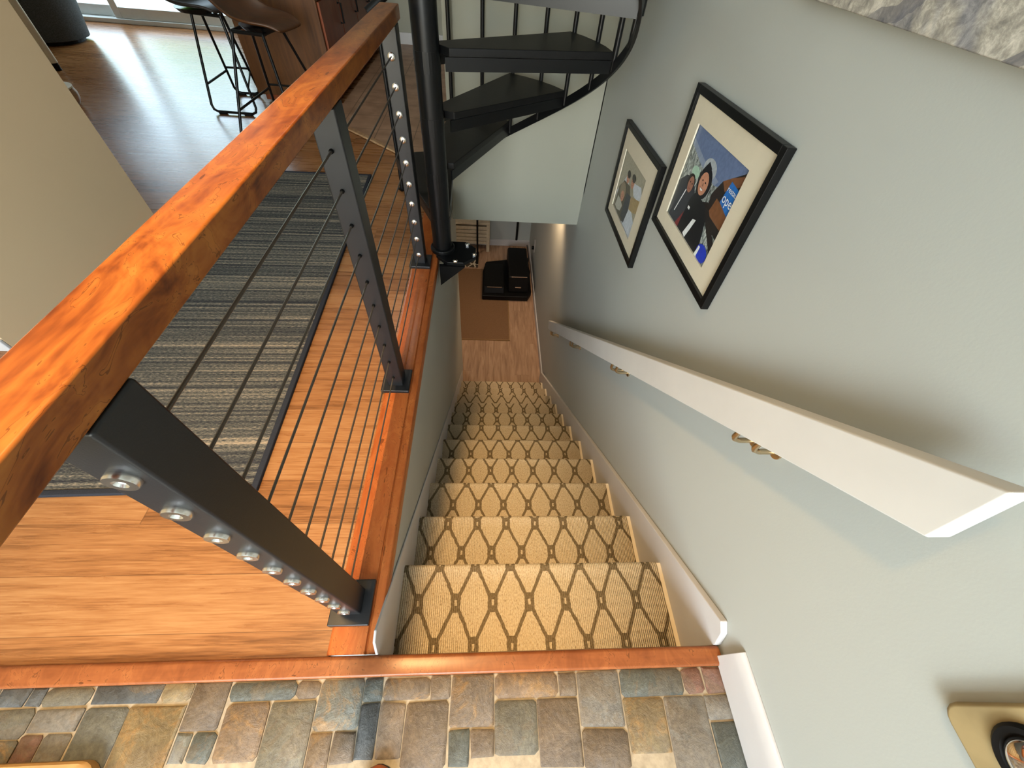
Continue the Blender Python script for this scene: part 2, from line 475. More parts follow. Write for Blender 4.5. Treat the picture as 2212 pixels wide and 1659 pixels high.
# ------------------------------------------------------------------ setting
# slate entry floor: tiles as they lie in the photo, the rest of the entry filled in the same bond
TC = dict(g='#757770', d='#55595b', o='#767264', t='#87796a', y='#8f8060', r='#7f5d4e', b='#786a5a', w='#86827a', n='#84705a', k='#5f645f')
vis = [(-.905, .004, -.855, .031, 'd', 0), (-.99, .004, -.910, .031, 'g', 0), (-.910, -.040, -.826, -.001, 'o', 0), (-.99, -.040, -.915, -.001, 'w', 0), (-.900, -.125, -.827, -.045, 'o', 1), (-.99, -.125, -.905, -.045, 'k', 0),
       (-.850, .005, -.826, .031, 'd', 0), (-.822, .005, -.741, .028, 'o', 0), (-.735, .004, -.616, .031, 'd', 0), (-.611, .004, -.560, .031, 'y', 1),
       (-.555, -.039, -.490, .031, 'b', 0), (-.484, .002, -.363, .028, 'k', 0), (-.358, .002, -.318, .028, 'b', 0), (-.313, -.047, -.232, .028, 'g', 1),
       (-.820, -.034, -.741, -.002, 'w', 0), (-.822, -.110, -.789, -.039, 'r', 0), (-.784, -.110, -.741, -.039, 'w', 0), (-.735, -.120, -.662, -.002, 'g', 0),
       (-.657, -.120, -.560, -.003, 'y', 1), (-.555, -.084, -.530, -.044, 'g', 0), (-.525, -.084, -.486, -.044, 'k', 0), (-.480, -.084, -.404, -.004, 'n', 1),
       (-.399, -.110, -.318, -.004, 'o', 0), (-.313, -.120, -.277, -.052, 't', 1), (-.272, -.093, -.232, -.052, 'b', 0), (-.227, -.006, -.195, .028, 'k', 0),
       (-.227, -.090, -.195, -.011, 'd', 0), (-.190, -.006, -.102, .028, 'b', 1), (-.097, -.006, -.061, .028, 'b', 0), (-.056, -.050, .028, .028, 'b', 1),
       (.033, -.008, .158, .028, 'n', 1), (.163, -.008, .197, .028, 'b', 0), (.202, -.058, .288, .028, 'w', 0), (.293, -.013, .424, .028, 'k', 0),
       (.429, -.012, .468, .028, 'r', 0), (.473, -.012, .522, .028, 'r', 0), (-.190, -.090, -.147, -.011, 't', 0), (-.142, -.105, -.061, -.011, 'b', 0),
       (-.056, -.105, -.019, -.055, 'k', 0), (-.014, -.094, .028, -.055, 'b', 0), (.033, -.094, .112, -.013, 'o', 0), (.117, -.112, .197, -.013, 'b', 0),
       (.202, -.120, .288, -.063, 'b', 0), (.293, -.100, .372, -.018, 'y', 1), (.377, -.125, .458, -.018, 'w', 0), (.463, -.055, .522, -.018, 'w', 0), (.463, -.125, .522, -.060, 'k', 0)]
def slate_floor():
    b = B(); cols = []
    tiles = list(vis)
    # filler rows
    y = -.13
    while y > YB+.05:
        hgt = random.choice((.075, .11)); x = -2.1
        while x < .50:
            wd = min(random.choice((.06, .09, .12)), .522-x)
            if wd > .02: tiles.append((x, y-hgt, x+wd-.005, y-.005, random.choice('gdotybwnk'), random.random() < .3))
            x += wd
        y -= hgt
    for row in ((-.12, .031),):
        x = -2.1
        while x < -1.0:
            wd = random.choice((.06, .09, .12))
            if x+wd > -.995: wd = -.995-x
            tiles.append((x, -.04, x+wd-.005, .030, random.choice('gdotwk'), 0)); tiles.append((x, -.125, x+wd-.005, -.045, random.choice('gdotwk'), 0)); x += wd
            if wd < .02: break
    for (x0, y0, x1, y1, c, rust) in tiles:
        x0 -= .0012; x1 += .0012; y0 -= .0012; y1 += .0012
        z1 = 0.0 + random.uniform(-.0012, .0008); c_ = random.choice((.002, .003, .006))
        col = srgb(TC[c]); k = random.uniform(.92, 1.12)
        j = lambda: random.uniform(-.0016, .0016)
        top = [(x0+c_+j(), y0+j()), (x1-c_+j(), y0+j()), (x1+j(), y0+c_+j()), (x1+j(), y1-c_+j()), (x1-c_+j(), y1+j()), (x0+c_+j(), y1+j()), (x0+j(), y1-c_+j()), (x0+j(), y0+c_+j())]
        cx, cy = (x0+x1)/2, (y0+y1)/2
        ins = [(cx+(px_-cx)*(1-.0030/max(.01, abs(px_-cx))), cy+(py_-cy)*(1-.0030/max(.01, abs(py_-cy)))) for px_, py_ in top]
        vs = [(p[0], p[1], -.012) for p in top] + [(p[0], p[1], z1-.0025) for p in top] + [(p[0], p[1], z1) for p in ins]
        fs = [tuple(range(16, 24))] + [(i, (i+1) % 8, 8+(i+1) % 8, 8+i) for i in range(8)] + [(8+i, 8+(i+1) % 8, 16+(i+1) % 8, 16+i) for i in range(8)]
        b.add(vs, fs); cols += [(*(v_*k for v_ in col), 1.0 if rust else 0.0)]*len(fs)
    o = struct('floor', b, 'slate', smooth=True)
    at = o.data.color_attributes.new('tint', 'FLOAT_COLOR', 'CORNER')
    li = 0
    for p, c in zip(o.data.polygons, cols):
        for l in p.loop_indices: at.data[l].color = c
    struct('floor_grout', B().box(-2.1, XR, YB, .034, -.06, -.005), 'grout')
slate_floor()
# upper oak floor (its planks run across), kitchen tile and the floor thickness below
b = B(); b.box(-6.2, -.312, .066, YS+.1, ZH, 0)
struct('floor_oak', b, 'oak')
b = B(); b.prism([(-1.04, 2.985, .004), (-.226, 2.262, .004), (-.226, YS+.1, .004), (-1.04, YS+.1, .004)], (0, 0, .006))
struct('floor_tile', b, 'tile')
b = B(); b.box(-.312, 1.3, YW+.10, YS+.1, ZH, 0)
struct('floor_hall', b, 'oak')
d_ = Vector((.814, -.723, 0)).normalized(); n_ = Vector((.664, .748, 0))
b = B(); b.obox(Vector((-.633, 2.612, .009)), d_*.545, n_*.016, Vector((0, 0, .006)))
struct('trim_1', b, 'bentwood', bevel=.004)
# threshold nosing along the slate, and the wood cap along the stairwell edge
b = B(); b.prism([(-2.1, .031, -.02), (-2.1, .064, -.02), (-2.1, .068, .002), (-2.1, .066, .009), (-2.1, .060, .012), (-2.1, .036, .012), (-2.1, .031, .008)], (2.1+.519, 0, 0))
struct('trim_2', b, 'nosing', bevel=.003)
cy0, cy1 = .069, YW+.1
b = B(); b.prism([(-.3165, cy0, -.03), (-.2135, cy0, -.03), (-.2135, cy0, -.003), (-.2175, cy0, .003), (-.235, cy0, .0045), (-.2365, cy0, .0015), (-.2385, cy0, .0015), (-.240, cy0, .007), (-.309, cy0, .007), (-.3165, cy0, .002)], (0, cy1-cy0, 0))
struct('trim_3', b, 'cap', bevel=.0015)

# right wall, with a shallow jog below the upper opening
b = B(); b.box(XR, XR+.12, YB, YW+.02, ZF-.02, ZC); b.box(XR+.012, XR+.12, YW+.02, 4.62, ZF-.02, ZH)
struct('wall_right', b, 'wall')
b = B(); b.box(XL-.09, XL, .07, YL, ZF, -.031); struct('wall_left', b, 'wall')
b = B(); b.box(-.205, XR, YW, YW+.10, ZH, ZC); struct('wall_over_opening', b, 'wall_far')
b = B(); b.box(-2.2, XR+.012, 4.58, 4.68, ZF, ZH); struct('wall_lower_far', b, 'wall')
b = B(); b.box(-2.2, -2.1, YL-.1, 4.58, ZF, ZH); b.box(-2.1, XL-.09, YL-.1, YL, ZF, ZH)
struct('wall_lower_left', b, 'wall')
b = B(); b.box(-2.2, XR, YW+.10, 4.68, ZH-.02, ZH-.001); struct('ceiling_lower', b, 'ceiling')
b = B(); b.box(XL-.05, XR, -.04, .045, ZF, -.03); struct('wall_under_landing', b, 'cream')
b = B(); b.box(-2.2, XR+.05, .02, 4.68, ZF-.05, ZF); struct('floor_lower', b, 'lower')
# tan wall block at the left
b = B(); b.box(-2.9, -1.495, .90, 1.72, 0, ZC); struct('wall_tan', b, 'wall_tan')
b = B(); b.box(-2.9, -1.495, .888, .90, 0, .045); struct('baseboard_tan', b, 'white', bevel=.004)
# upper room shell: entry wall with its big glazed opening, far wall with the sliding door, side walls, ceiling
b = B(); b.box(-2.2, -1.75, YB-.1, YB, 0, ZC); b.box(.16, XR+.12, YB-.1, YB, 0, ZC); b.box(-1.75, .16, YB-.1, YB, 0, .06); b.box(-1.75, .16, YB-.1, YB, 1.93, ZC)
struct('wall_entry', b, 'wall')
b = B()
for x in (-1.75, -1.15, -.55, .12): b.box(x, x+.04, YB-.09, YB-.02, .06, 1.93)
struct('window_1', b, 'white')
b = B(); b.box(-2.3, -2.2, YB, .90, 0, ZC); struct('wall_entry_left', b, 'wall_tan')
b = B(); b.box(-6.3, -6.2, .9, YS+.1, 0, ZC); b.box(-6.3, -2.9, .85, .95, 0, ZC); struct('wall_room_left', b, 'wall_tan')
DX0, DX1, DZ = -4.75, -2.40, 1.62
b = B(); b.box(-6.2, DX0, YS, YS+.12, 0, ZC); b.box(DX1, 1.3, YS, YS+.12, 0, ZC); b.box(DX0, DX1, YS, YS+.12, DZ, ZC)
struct('wall_far', b, 'wall_far')
b = B(); b.box(-2.36, -1.66, YS-.014, YS, 0, .09); b.box(-.98, 1.2, YS-.014, YS, .01, .10); struct('baseboard_far', b, 'white', bevel=.004)
b = B(); b.box(1.2, 1.3, YW+.1, YS, 0, ZC); b.box(XR, 1.3, YW-.02, YW+.1, 0, ZC); struct('wall_room_right', b, 'wall_far')
b = B(); b.box(-6.3, 1.3, YB-.1, YS+.12, ZC, ZC+.06); struct('ceiling', b, 'ceiling')
# sliding door
def sliding_door():
    r = bpy.data.objects.new('door_1', None); COL.objects.link(r); r['kind'] = 'structure'
    r.location = Vector((DX0, YS, 0))*S; LOC[r.name] = Vector((DX0, YS, 0))*S
    b = B(); b.box(DX0, DX1, YS-.01, YS+.12, 0, .035); b.box(DX0, DX1, YS, YS+.12, DZ-.05, DZ); b.box(DX0, DX0+.05, YS, YS+.12, 0, DZ); b.box(DX1-.05, DX1, YS, YS+.12, 0, DZ)
    obj('door_frame', b, 'vinylw', r, bevel=.006)
    for x0, x1, y in ((DX0+.05, -3.50, YS+.07), (-3.56, DX1-.05, YS+.015)):
        b = B(); b.box(x0, x0+.065, y, y+.04, .035, DZ-.05); b.box(x1-.065, x1, y, y+.04, .035, DZ-.05); b.box(x0+.065, x1-.065, y, y+.04, .035, .115); b.box(x0+.065, x1-.065, y, y+.04, DZ-.12, DZ-.05)
        p = obj('door_panel', b, 'vinylw', r, bevel=.006)
        b = B(); b.add([(x, y+.02, z) for x, z in ((x0+.06, .11), (x1-.06, .11), (x1-.06, DZ-.11), (x0+.06, DZ-.11))], [(0, 1, 2, 3)]); obj('pane', b, 'glass', p)
sliding_door()
# outside: pale deck and hedge
b = B(); b.box(-12, 4, YS+.12, 11.5, -.15, -.03); struct('floor_deck', b, 'deck')
for i, (x, y, rx, hz) in enumerate([(-8.3, 10.2, 1.1, 1.5), (-5.8, 10.5, 1.1, 1.9), (-3.3, 10.3, 1.0, 1.3), (-.8, 10.4, 1.1, 1.7)]):
    bb = B(); rng = random.Random(i)
    prof = [(rx*.75, 0), (rx*1.0, hz*.25), (rx*.95, hz*.6), (rx*.6, hz*.9), (.05, hz)]
    bb.lathe(prof, (x, y, -.03), n=26)
    bb.v = [p + Vector((rng.uniform(-.12, .12), rng.uniform(-.12, .12), rng.uniform(-.08, .08) if p.z > .1 else 0)) for p in bb.v]
    o = obj('garden_bush', bb, 'hedge', smooth=True)
    tag(o, ['wide low green bush at the deck end', 'tallest green bush beyond the deck', 'small green bush between taller ones', 'green bush nearest the kitchen side of the deck'][i], 'bush', 'bushes beyond the deck')

# stairs under the carpet
b = B()
for k in range(1, 12):
    y1 = Y0+k*TD; yp = Y0+(k-1)*TD-(.022 if k > 1 else .035)
    b.box(XL, XR, yp, y1-.004, -k*RI-.028, -k*RI-.006); b.box(XL, XR, yp-.012, yp, -k*RI-.006, -(k-1)*RI-.03)
y1 = Y0+11*TD; b.box(XL, XR, y1-.034, y1-.022, ZF, -11*RI-.028)
struct('staircase', b, 'cream')
# skirt boards
def skirt(x0, x1, name, off, yend):
    f = lambda y: .070 - .812*(y-.105)+off
    pts = [(x0, .068, -.02), (x0, .068, .015), (x0, .084, .055), (x0, .105, f(.105)), (x0, yend, f(yend)), (x0, yend+.0, f(yend)-.30), (x0, .068, -.26)]
    struct(name, B().prism(pts, (x1-x0, 0, 0)), 'white', bevel=.003)
skirt(XR-.016, XR-.0005, 'trim_4', 0, 2.33)
skirt(XL+.0005, XL+.006, 'trim_5', -.01, 2.33)
# baseboards
b = B(); b.prism([(XR, YB, .002), (XR-.016, YB, .002), (XR-.016, YB, .075), (XR-.012, YB, .082), (XR-.012, YB, .092), (XR-.006, YB, .100), (XR, YB, .100)], (0, .049-YB, 0))
struct('baseboard_right', b, 'white', bevel=.002)
b = B(); b.box(XR, XR+.012, 2.33, 4.58, ZF, ZF+.07); struct('baseboard_lower_right', b, 'white', bevel=.003)
b = B(); b.box(-2.1, XR+.012, 4.568, 4.58, ZF, ZF+.085); struct('baseboard_lower_far', b, 'white', bevel=.003)

# ------------------------------------------------------------------ stair carpet
def stair_carpet():
    x0, x1 = XL+.006, .496
    e = [.091, .12, .185, .248, .27, .30, .33, .336, .37, .40, .43]
    P, L2 = .0965, .183
    prof = []                              # (y, z, v)
    V = [e[k]+2*L2*k for k in range(11)]
    prof.append((.062, -.034, V[0]-.209-.02))
    for k in range(1, 12):
        yn, z = Y0+k*TD, -k*RI; yb = Y0+(k-1)*TD-(.020 if k > 1 else .033)
        v = V[k-1]
        prof.append((yb, z+.004, v-.209)); prof.append((yb+.004, z, v-.205))
        for f in (.3, .6, .85): prof.append((yb+(yn-yb)*f, z, v-.209*(1-f)))
        r = .013
        for a in (0, 30, 60, 90, 120, 150):
            a = math.radians(a); prof.append((yn-r+r*math.sin(a), z-r+r*math.cos(a), v-.012+.006*(a/.52)))
        prof.append((yn-.020, z-.034, v+.036))
    prof.append((Y0+11*TD-.020, ZF+.002, V[10]+.18))
    nx = 2
    b = B(); rows = []
    for y, z, v in prof: rows.append([Vector((x0, y, z)), Vector((x1, y, z))])
    b.band(rows)
    o = obj('stair_carpet', b, 'carpet')
    uv = o.data.uv_layers.new(name='UVMap')
    vs = [(x, v) for (y, z, v) in prof for x in (x0-.03+.0965*4, x1-.03+.0965*4)]
    for p in o.data.polygons:
        p.use_smooth = True
        for li, vi in zip(p.loop_indices, p.vertices): uv.data[li].uv = (vs[vi][0], vs[vi][1]+1.0*0)
    md = o.modifiers.new('thick', 'SOLIDIFY'); md.thickness = .006; md.offset = -1
    tag(o, 'cream stair carpet with a brown-grey trellis pattern running down all the steps', 'carpet')
stair_carpet()

# ------------------------------------------------------------------ cable railing
PXc = -.2815
ZR0, ZR1 = .763, .795
CZ = [.696-.0706*i for i in range(10)]
def railing():
    r = thing('cable_railing', (PXc, .142, 0), 'cherry-topped cable railing with black posts along the stairwell edge', 'railing')
    b = B(); b.box(-.3115, -.2585, .02, 1.50, ZR0, ZR1); o = obj('top_rail', b, 'rail', r, bevel=.0035, seg=2); [setattr(p, 'use_smooth', False) for p in o.data.polygons]; o['label'] = 'orange cherry wood top rail'
    posts = [(.165, .025, .0235), (.790, .025, .0235), (1.44, .025, .022)]
    for i, (y, h, hx) in enumerate(posts):
        b = B(); b.box(PXc-hx, PXc+hx, y-h, y+h, .018, ZR0-.001)
        p = obj('post', b, 'post', r, bevel=.004)
        b = B(); b.box(PXc-.043, PXc+.043, y-.046, y+.044, .0065, .019); obj('base_plate', b, 'post', p, bevel=.003)
        for z in CZ:
            b = B()
            if i == 1:
                b.lathe([(.0042, 0), (.0042, .004), (.003, .006)], (PXc, y-h, z), (0, -1, 0), 14); m = 'black'
            elif i == 0:
                b.lathe([(.0125, 0), (.0125, .004), (.0118, .0055), (.0060, .0055), (.0045, .003), (.001, .003)], (PXc, y-h, z), (0, -1, 0), 22); m = 'steel'
            else:
                b.lathe([(.0105, 0), (.0105, .003), (.0085, .005), (.0040, .0056), (.0030, .0056)], (PXc, y-h, z), (0, -1, 0), 20); m = 'steel'
            obj('cable_fitting', b, m, p, smooth=True)
    for z in CZ:
        b = B(); b.tube([(PXc, .142+.045, z), (PXc, .765, z)], .0021, 8); b.tube([(PXc, .815, z), (PXc, 1.412, z)], .0021, 8)
        obj('cable', b, 'cable', r, smooth=True)
railing()

# ------------------------------------------------------------------ handrail on the right wall
def handrail():
    r = thing('handrail', (.48, .12, .66), 'broad white painted handrail sloping down the right wall of the stairs', 'handrail')
    sl = -.8125
    f = lambda y: .709 + sl*(y-.118)
    xa, xb = .463, .492
    H = .100
    b = B(); b.prism([(xa, .114, f(.114)-H-.002), (xa, .124, f(.124)), (xa, 2.17, f(2.17)), (xa, 2.13, f(2.13)-H+.02), ], (xb-xa, 0, 0))
    obj('rail_board', b, 'handrail', r, bevel=.004)
    for y in (.346, .928, 1.511, 2.04):
        b = B()
        for dy in (-.022, .022):
            yy = y+dy; z = f(yy)-H-.004
            b.tube([(.474, yy, z+.008), (.474, yy, z-.012), (.478, yy, z-.020), (.490, yy, z-.026), (XR-.002, yy, z-.026)], .0052, 10)
            b.lathe([(.014, 0), (.014, .004), (.006, .006)], (XR-.001, yy, z-.026), (-1, 0, 0), 16)
        obj('bracket', b, 'brass', r, smooth=True)
handrail()

# ------------------------------------------------------------------ spiral staircase
CX, CY = -.197, 1.535
def spiral():
    r = thing('spiral_staircase', (CX, CY, 0), 'black spiral staircase with open wedge treads around a round pole', 'staircase')
    R, h, st = .60, .1755, 26.75
    pol = lambda a, rad, z: Vector((CX+rad*math.cos(math.radians(a)), CY+rad*math.sin(math.radians(a)), z))
    b = B(); b.lathe([(.040, .012), (.040, ZC-.002)], (CX, CY, 0), n=32); obj('pole', b, 'spiral', r, smooth=True)
    # foot: octagonal flange bolted on the floor edge, with a gusset under it
    cx, cy = CX+.060, CY-.015
    b = B(); pts = [(cx+.092*math.cos(math.radians(22.5+45*k)), cy+.088*math.sin(math.radians(22.5+45*k)), -.002) for k in range(8)]
    b.prism(pts, (0, 0, .016)); b.lathe([(.052, .014), (.052, .03), (.042, .034)], (CX, CY, 0), n=32)
    fl = obj('flange', b, 'spiral', r, bevel=.003)
    for dx, dy in ((.045, .055), (.078, -.02), (.0, -.075), (-.04, .06)):
        b = B(); b.lathe([(.011, 0), (.011, .005), (.006, .009)], (cx+dx, cy+dy, .014), n=6); obj('bolt', b, 'steel', fl)
    b = B(); b.prism([(CX-.008, CY-.105, -.003), (CX+.10, CY-.105, -.003), (CX-.008, CY-.105, -.10)], (0, .02, 0)); b.prism([(CX+.008, CY-.09, -.003), (CX+.008, CY+.06, -.003), (CX+.008, CY-.06, -.09)], (.012, 0, 0))
    obj('gusset', b, 'spiral', r)
    for k in range(1, 9):
        th = 61.5-st*(k-2); z = h*k+.004
        far = th+28.0
        t = lambda a, off, rad: pol(a, rad, 0) + Vector((math.sin(math.radians(a)), -math.cos(math.radians(a)), 0))*off
        n0 = t(th, .036, .050); n1 = pol(th, R, 0); f0 = t(far, -.028, .050); f1 = pol(far, R, 0)
        arc = [pol(th+28*s, R+.004*math.sin(math.pi*s), 0) for s in (.25, .5, .75)]
        poly = [n0+(n1-n0)*.03, n1] + arc + [f1, f0, (f0+n0)*.5*1 + (pol(th+14, .0001, 0)-pol(th+14, .0, 0))]
        b = B(); b.prism([Vector((p.x, p.y, z-.022)) for p in poly], (0, 0, .022))
        tr = obj('tread', b, 'tread', r, bevel=.003)
        # steel edge bars and hub under the wood
        b = B()
        for a, c in ((n0, n1), (f0, f1)):
            d = (c-a).normalized(); nn = Vector((d.y, -d.x, 0)); mid = (a+c)*.5; s = 1 if a is n0 else -1
            b.obox(Vector((mid.x, mid.y, z-.040))-nn*.004*s, (c-a)*.495, nn*.003, Vector((0, 0, .0175)))
        b.lathe([(.0408, z-.065), (.0408, z-.012)], (CX, CY, 0), n=28)
        obj('tread_bracket', b, 'spiral', tr)
    # outer stringer band, helical
    rows = []
    a = 116.0
    def zr(a): return h*((61.5-a)/st+2) + .004
    while a > 61.5-st*6.2:
        z = max(zr(a)-.062, .004)
        rows.append([pol(a, R+.002, z), pol(a, R+.002, z+.036), pol(a, R+.010, z+.036), pol(a, R+.010, z)]); a -= 3
    b = B(); b.band(rows, close=True); obj('stringer', b, 'spiral', r, smooth=True)
    # handrail, above the photo's edge
    rows = []; a = 118.0; pts = []
    while a > 61.5-st*6.2:
        pts.append(pol(a, R+.006, zr(a)+.70)); a -= 4
    b = B(); b.tube(pts, .016, 12); obj('spiral_handrail', b, 'spiral', r, smooth=True)
    # balusters
    k = -4
    while k < 10:
        a = 61.5-st/2*k; zt = zr(a)+.695; zb = max(zr(a)-.05, .004)
        b = B(); b.tube([pol(a, R+.006, zb), pol(a, R+.006, zt)], .0085, 10)
        if zb < .02: b.lathe([(.022, 0), (.022, .008)], pol(a, R+.006, .003), n=4)
        obj('baluster', b, 'spiral', r, smooth=True)
        k += 1
spiral()

# ------------------------------------------------------------------ pictures
def text_mesh(s, size):
    cu = bpy.data.curves.new('t', 'FONT'); cu.body = s; cu.size = size; cu.resolution_u = 3
    o = bpy.data.objects.new('t', cu); COL.objects.link(o)
    dg = bpy.context.evaluated_depsgraph_get(); me = bpy.data.meshes.new_from_object(o.evaluated_get(dg))
    vs = [tuple(v.co) for v in me.vertices]; fs = [tuple(p.vertices) for p in me.polygons]
    bpy.data.objects.remove(o); bpy.data.curves.remove(cu); bpy.data.meshes.remove(me)
    return vs, fs
PC = lambda n, h, r=.35: simple('photo_'+n, srgb(h), r, .35, var=.10, nscale=90)
PM = dict(sky=PC('sky', '#67779c'), skyb=PC('sky_low', '#8894ad'), dark=PC('dark_jacket', '#1b1b21'), navy=PC('navy_jacket', '#34363f'), skin=PC('skin', '#c48a70'), skin2=PC('skin_shade', '#9a6a58'), hair=PC('hair', '#241c1a'), grey=PC('helmet', '#aeb4bb'), wood=PC('timber', '#7b5136'), dw=PC('dark_timber', '#2a2525'), blue=PC('sign_blue', '#2b6fc0'), wht=PC('white', '#eef0f2'), gog=PC('goggles', '#a8c7b4'), red=PC('red', '#7a2a2e'), cob=PC('cobalt', '#2a3fc0'),
          haze=PC('hazy_hill', '#a39c8a'), snow=PC('snow', '#c9cfdb'), olive=PC('olive_coat', '#57503f'), fur=PC('fur', '#8f7f68'), baby=PC('pale_suit', '#b9b7ae'), tan=PC('tan_hill', '#a98f63'), eye=PC('eye', '#20181a'), lip=PC('lips', '#8e4a48'))
def flat(b, poly, n, O, U, V, W, mi):
    p = [O + U*x + V*y + W*n for x, y in poly]; b.add(p, [tuple(range(len(p)))], mi)
def ell(cx, cy, rx, ry, n=20, a0=0):
    return [(cx+rx*math.cos(2*math.pi*k/n+a0), cy+ry*math.sin(2*math.pi*k/n+a0)) for k in range(n)]
def picture(name, y0, y1, z0, z1, py0, py1, pz0, pz1, layers, label, texts=()):
    # hangs on the right wall, seen from -X; left in the photo is the larger y
    r = thing(name, (XR-.001, (y0+y1)/2, z0), label, 'picture', 'framed photographs on the stair wall')
    xf, fw = XR-.020, .017
    b = B()
    b.box(xf, XR-.002, y0, y0+fw, z0, z1); b.box(xf, XR-.002, y1-fw, y1, z0, z1); b.box(xf, XR-.002, y0+fw, y1-fw, z0, z0+fw); b.box(xf, XR-.002, y0+fw, y1-fw, z1-fw, z1)
    obj('frame', b, 'frame', r, bevel=.0015)
    b = B(); X0 = xf+.008; X1 = xf+.012
    b.box(X0, X1, y0+fw*.7, py0, z0+fw*.7, z1-fw*.7); b.box(X0, X1, py1, y1-fw*.7, z0+fw*.7, z1-fw*.7); b.box(X0, X1, py0, py1, z0+fw*.7, pz0); b.box(X0, X1, py0, py1, pz1, z1-fw*.7)
    obj('mat_board', b, 'mat', r)
    b = B(); mats = []
    def mi(m):
        m = K['trees'] if m == 'trees' else PM[m]
        if m not in mats: mats.append(m)
        return mats.index(m)
    O = Vector((xf+.0135, py1, pz0)); U = Vector((0, -(py1-py0), 0)); V = Vector((0, 0, pz1-pz0)); W = Vector((-1, 0, 0))
    for i, (m, poly) in enumerate(layers):
        flat(b, [(min(1, max(0, x)), min(1, max(0, y))) for x, y in poly], .00008*i, O, U, V, W, mi(m))
    for s, size, tx, ty, m in texts:
        vs, fs = text_mesh(s, size)
        b.add([O+U*(tx+x)+V*(ty+y*1.25)+W*(.00008*(len(layers)+1)) for x, y, z in vs], fs, mi(m))
    obj('photo', b, mats, r)
    r.rotation_euler = (math.radians(-2.2), 0, 0)
    b = B(); b.add([(xf+.005, y, z) for y, z in ((y0+fw*.8, z0+fw*.8), (y1-fw*.8, z0+fw*.8), (y1-fw*.8, z1-fw*.8), (y0+fw*.8, z1-fw*.8))], [(0, 1, 2, 3)]); obj('glazing', b, 'glass', r)
sk = [('trees', [(0, 0), (1, 0), (1, 1), (0, 1)]), ('sky', [(0, .80), (.30, .70), (.62, .66), (1, .80), (1, 1), (0, 1)]), ('skyb', [(0, .80), (.30, .70), (.62, .66), (.66, .72), (.3, .77), (0, .86)]),
      ('dw', [(.66, .34), (1, .30), (1, .98), (.72, .76), (.64, .60)]), ('wood', [(.72, .76), (.82, .84), (1, .95), (1, .86), (.80, .70)]), ('wood', [(.70, .42), (1, .40), (1, .58), (.74, .60)]), ('dw', [(.56, .46), (.64, .50), (1, .24), (1, .13)]),
      ('blue', [(.80, .60), (1, .54), (1, .80), (.84, .82)]),
      ('grey', ell(.46, .74, .12, .10)), ('gog', ell(.25, .61, .08, .06)),
      ('navy', [(0, .10), (.02, .42), (.12, .52), (.26, .55), (.36, .46), (.42, .2), (.42, 0), (.04, 0)]), ('red', [(.22, 0), (.36, .30), (.40, .28), (.36, 0)]),
      ('dark', [(.30, 0), (.33, .36), (.38, .46), (.62, .46), (.72, .36), (.80, .1), (.76, 0)]), ('wht', [(.44, .02), (.52, .24), (.58, .26), (.54, .12), (.50, 0)]), ('dark', ell(.46, .60, .125, .16)), ('dark', [(.36, .70), (.42, .80), (.50, .76)]),
      ('skin', ell(.455, .59, .082, .115)), ('eye', ell(.425, .615, .012, .010, 8)), ('eye', ell(.485, .615, .012, .010, 8)), ('skin2', [(.448, .60), (.462, .60), (.468, .566), (.444, .566)]), ('wht', [(.425, .543), (.485, .543), (.470, .522), (.440, .522)]), ('lip', [(.418, .548), (.492, .548), (.485, .542), (.425, .542)]),
      ('hair', ell(.24, .50, .075, .085)), ('skin2', ell(.25, .475, .055, .085)), ('eye', ell(.23, .495, .010, .009, 8)), ('eye', ell(.275, .495, .010, .009, 8)), ('lip', [(.23, .435), (.275, .437), (.26, .425), (.24, .425)]),
      ('wht', [(.36, .27), (.40, .27), (.40, .30), (.36, .30)]), ('wht', [(.12, .10), (.20, .40), (.215, .40), (.135, .10)]), ('cob', ell(.88, .08, .10, .09)), ('wht', [(.78, 0), (.80, .12), (.83, .12), (.82, 0)])]
picture('framed_picture', .697, 1.141, .412, .756, .784, 1.075, .468, .688, sk, 'larger-looking nearer black-framed photo of two people in dark winter jackets by a blue sign', [('restau', .060, .838, .735, 'wht'), ('ope', .105, .822, .625, 'wht')])
fm = [('haze', [(0, 0), (1, 0), (1, 1), (0, 1)]), ('snow', [(0, .28), (.3, .72), (.42, .62), (.3, .3), (.06, .1)]), ('snow', [(.55, .72), (.88, .82), (1, .70), (1, .6), (.7, .58)]), ('tan', [(.62, .52), (1, .66), (1, .45), (.68, .30)]), ('snow', [(.42, 0), (.55, .30), (.8, .36), (1, .25), (1, 0)]),
      ('olive', [(.04, .02), (.06, .38), (.22, .58), (.50, .62), (.62, .45), (.60, .05), (.5, 0)]), ('navy', [(.42, .05), (.44, .48), (.62, .52), (.66, .3), (.6, .03)]),
      ('skin', ell(.34, .68, .065, .09)), ('hair', ell(.34, .74, .07, .06)), ('eye', ell(.32, .69, .010, .009, 8)), ('eye', ell(.365, .69, .010, .009, 8)), ('lip', [(.32, .64), (.36, .64), (.35, .63), (.33, .63)]),
      ('skin', ell(.56, .72, .065, .095)), ('hair', ell(.56, .79, .075, .06)), ('eye', ell(.54, .73, .010, .009, 8)), ('eye', ell(.585, .73, .010, .009, 8)), ('lip', [(.54, .68), (.58, .68), (.57, .67), (.55, .67)]),
      ('fur', ell(.27, .42, .13, .14)), ('skin', ell(.30, .34, .075, .09)), ('eye', ell(.28, .35, .010, .009, 8)), ('eye', ell(.325, .35, .010, .009, 8)), ('lip', [(.285, .295), (.32, .297), (.31, .286), (.29, .286)]), ('baby', [(.10, .06), (.14, .26), (.28, .26), (.40, .22), (.36, .1), (.2, .04)])]
picture('framed_picture', 1.186, 1.636, .184, .524, 1.290, 1.580, .236, .444, fm, 'lower, farther black-framed photo of a couple holding small children', ())
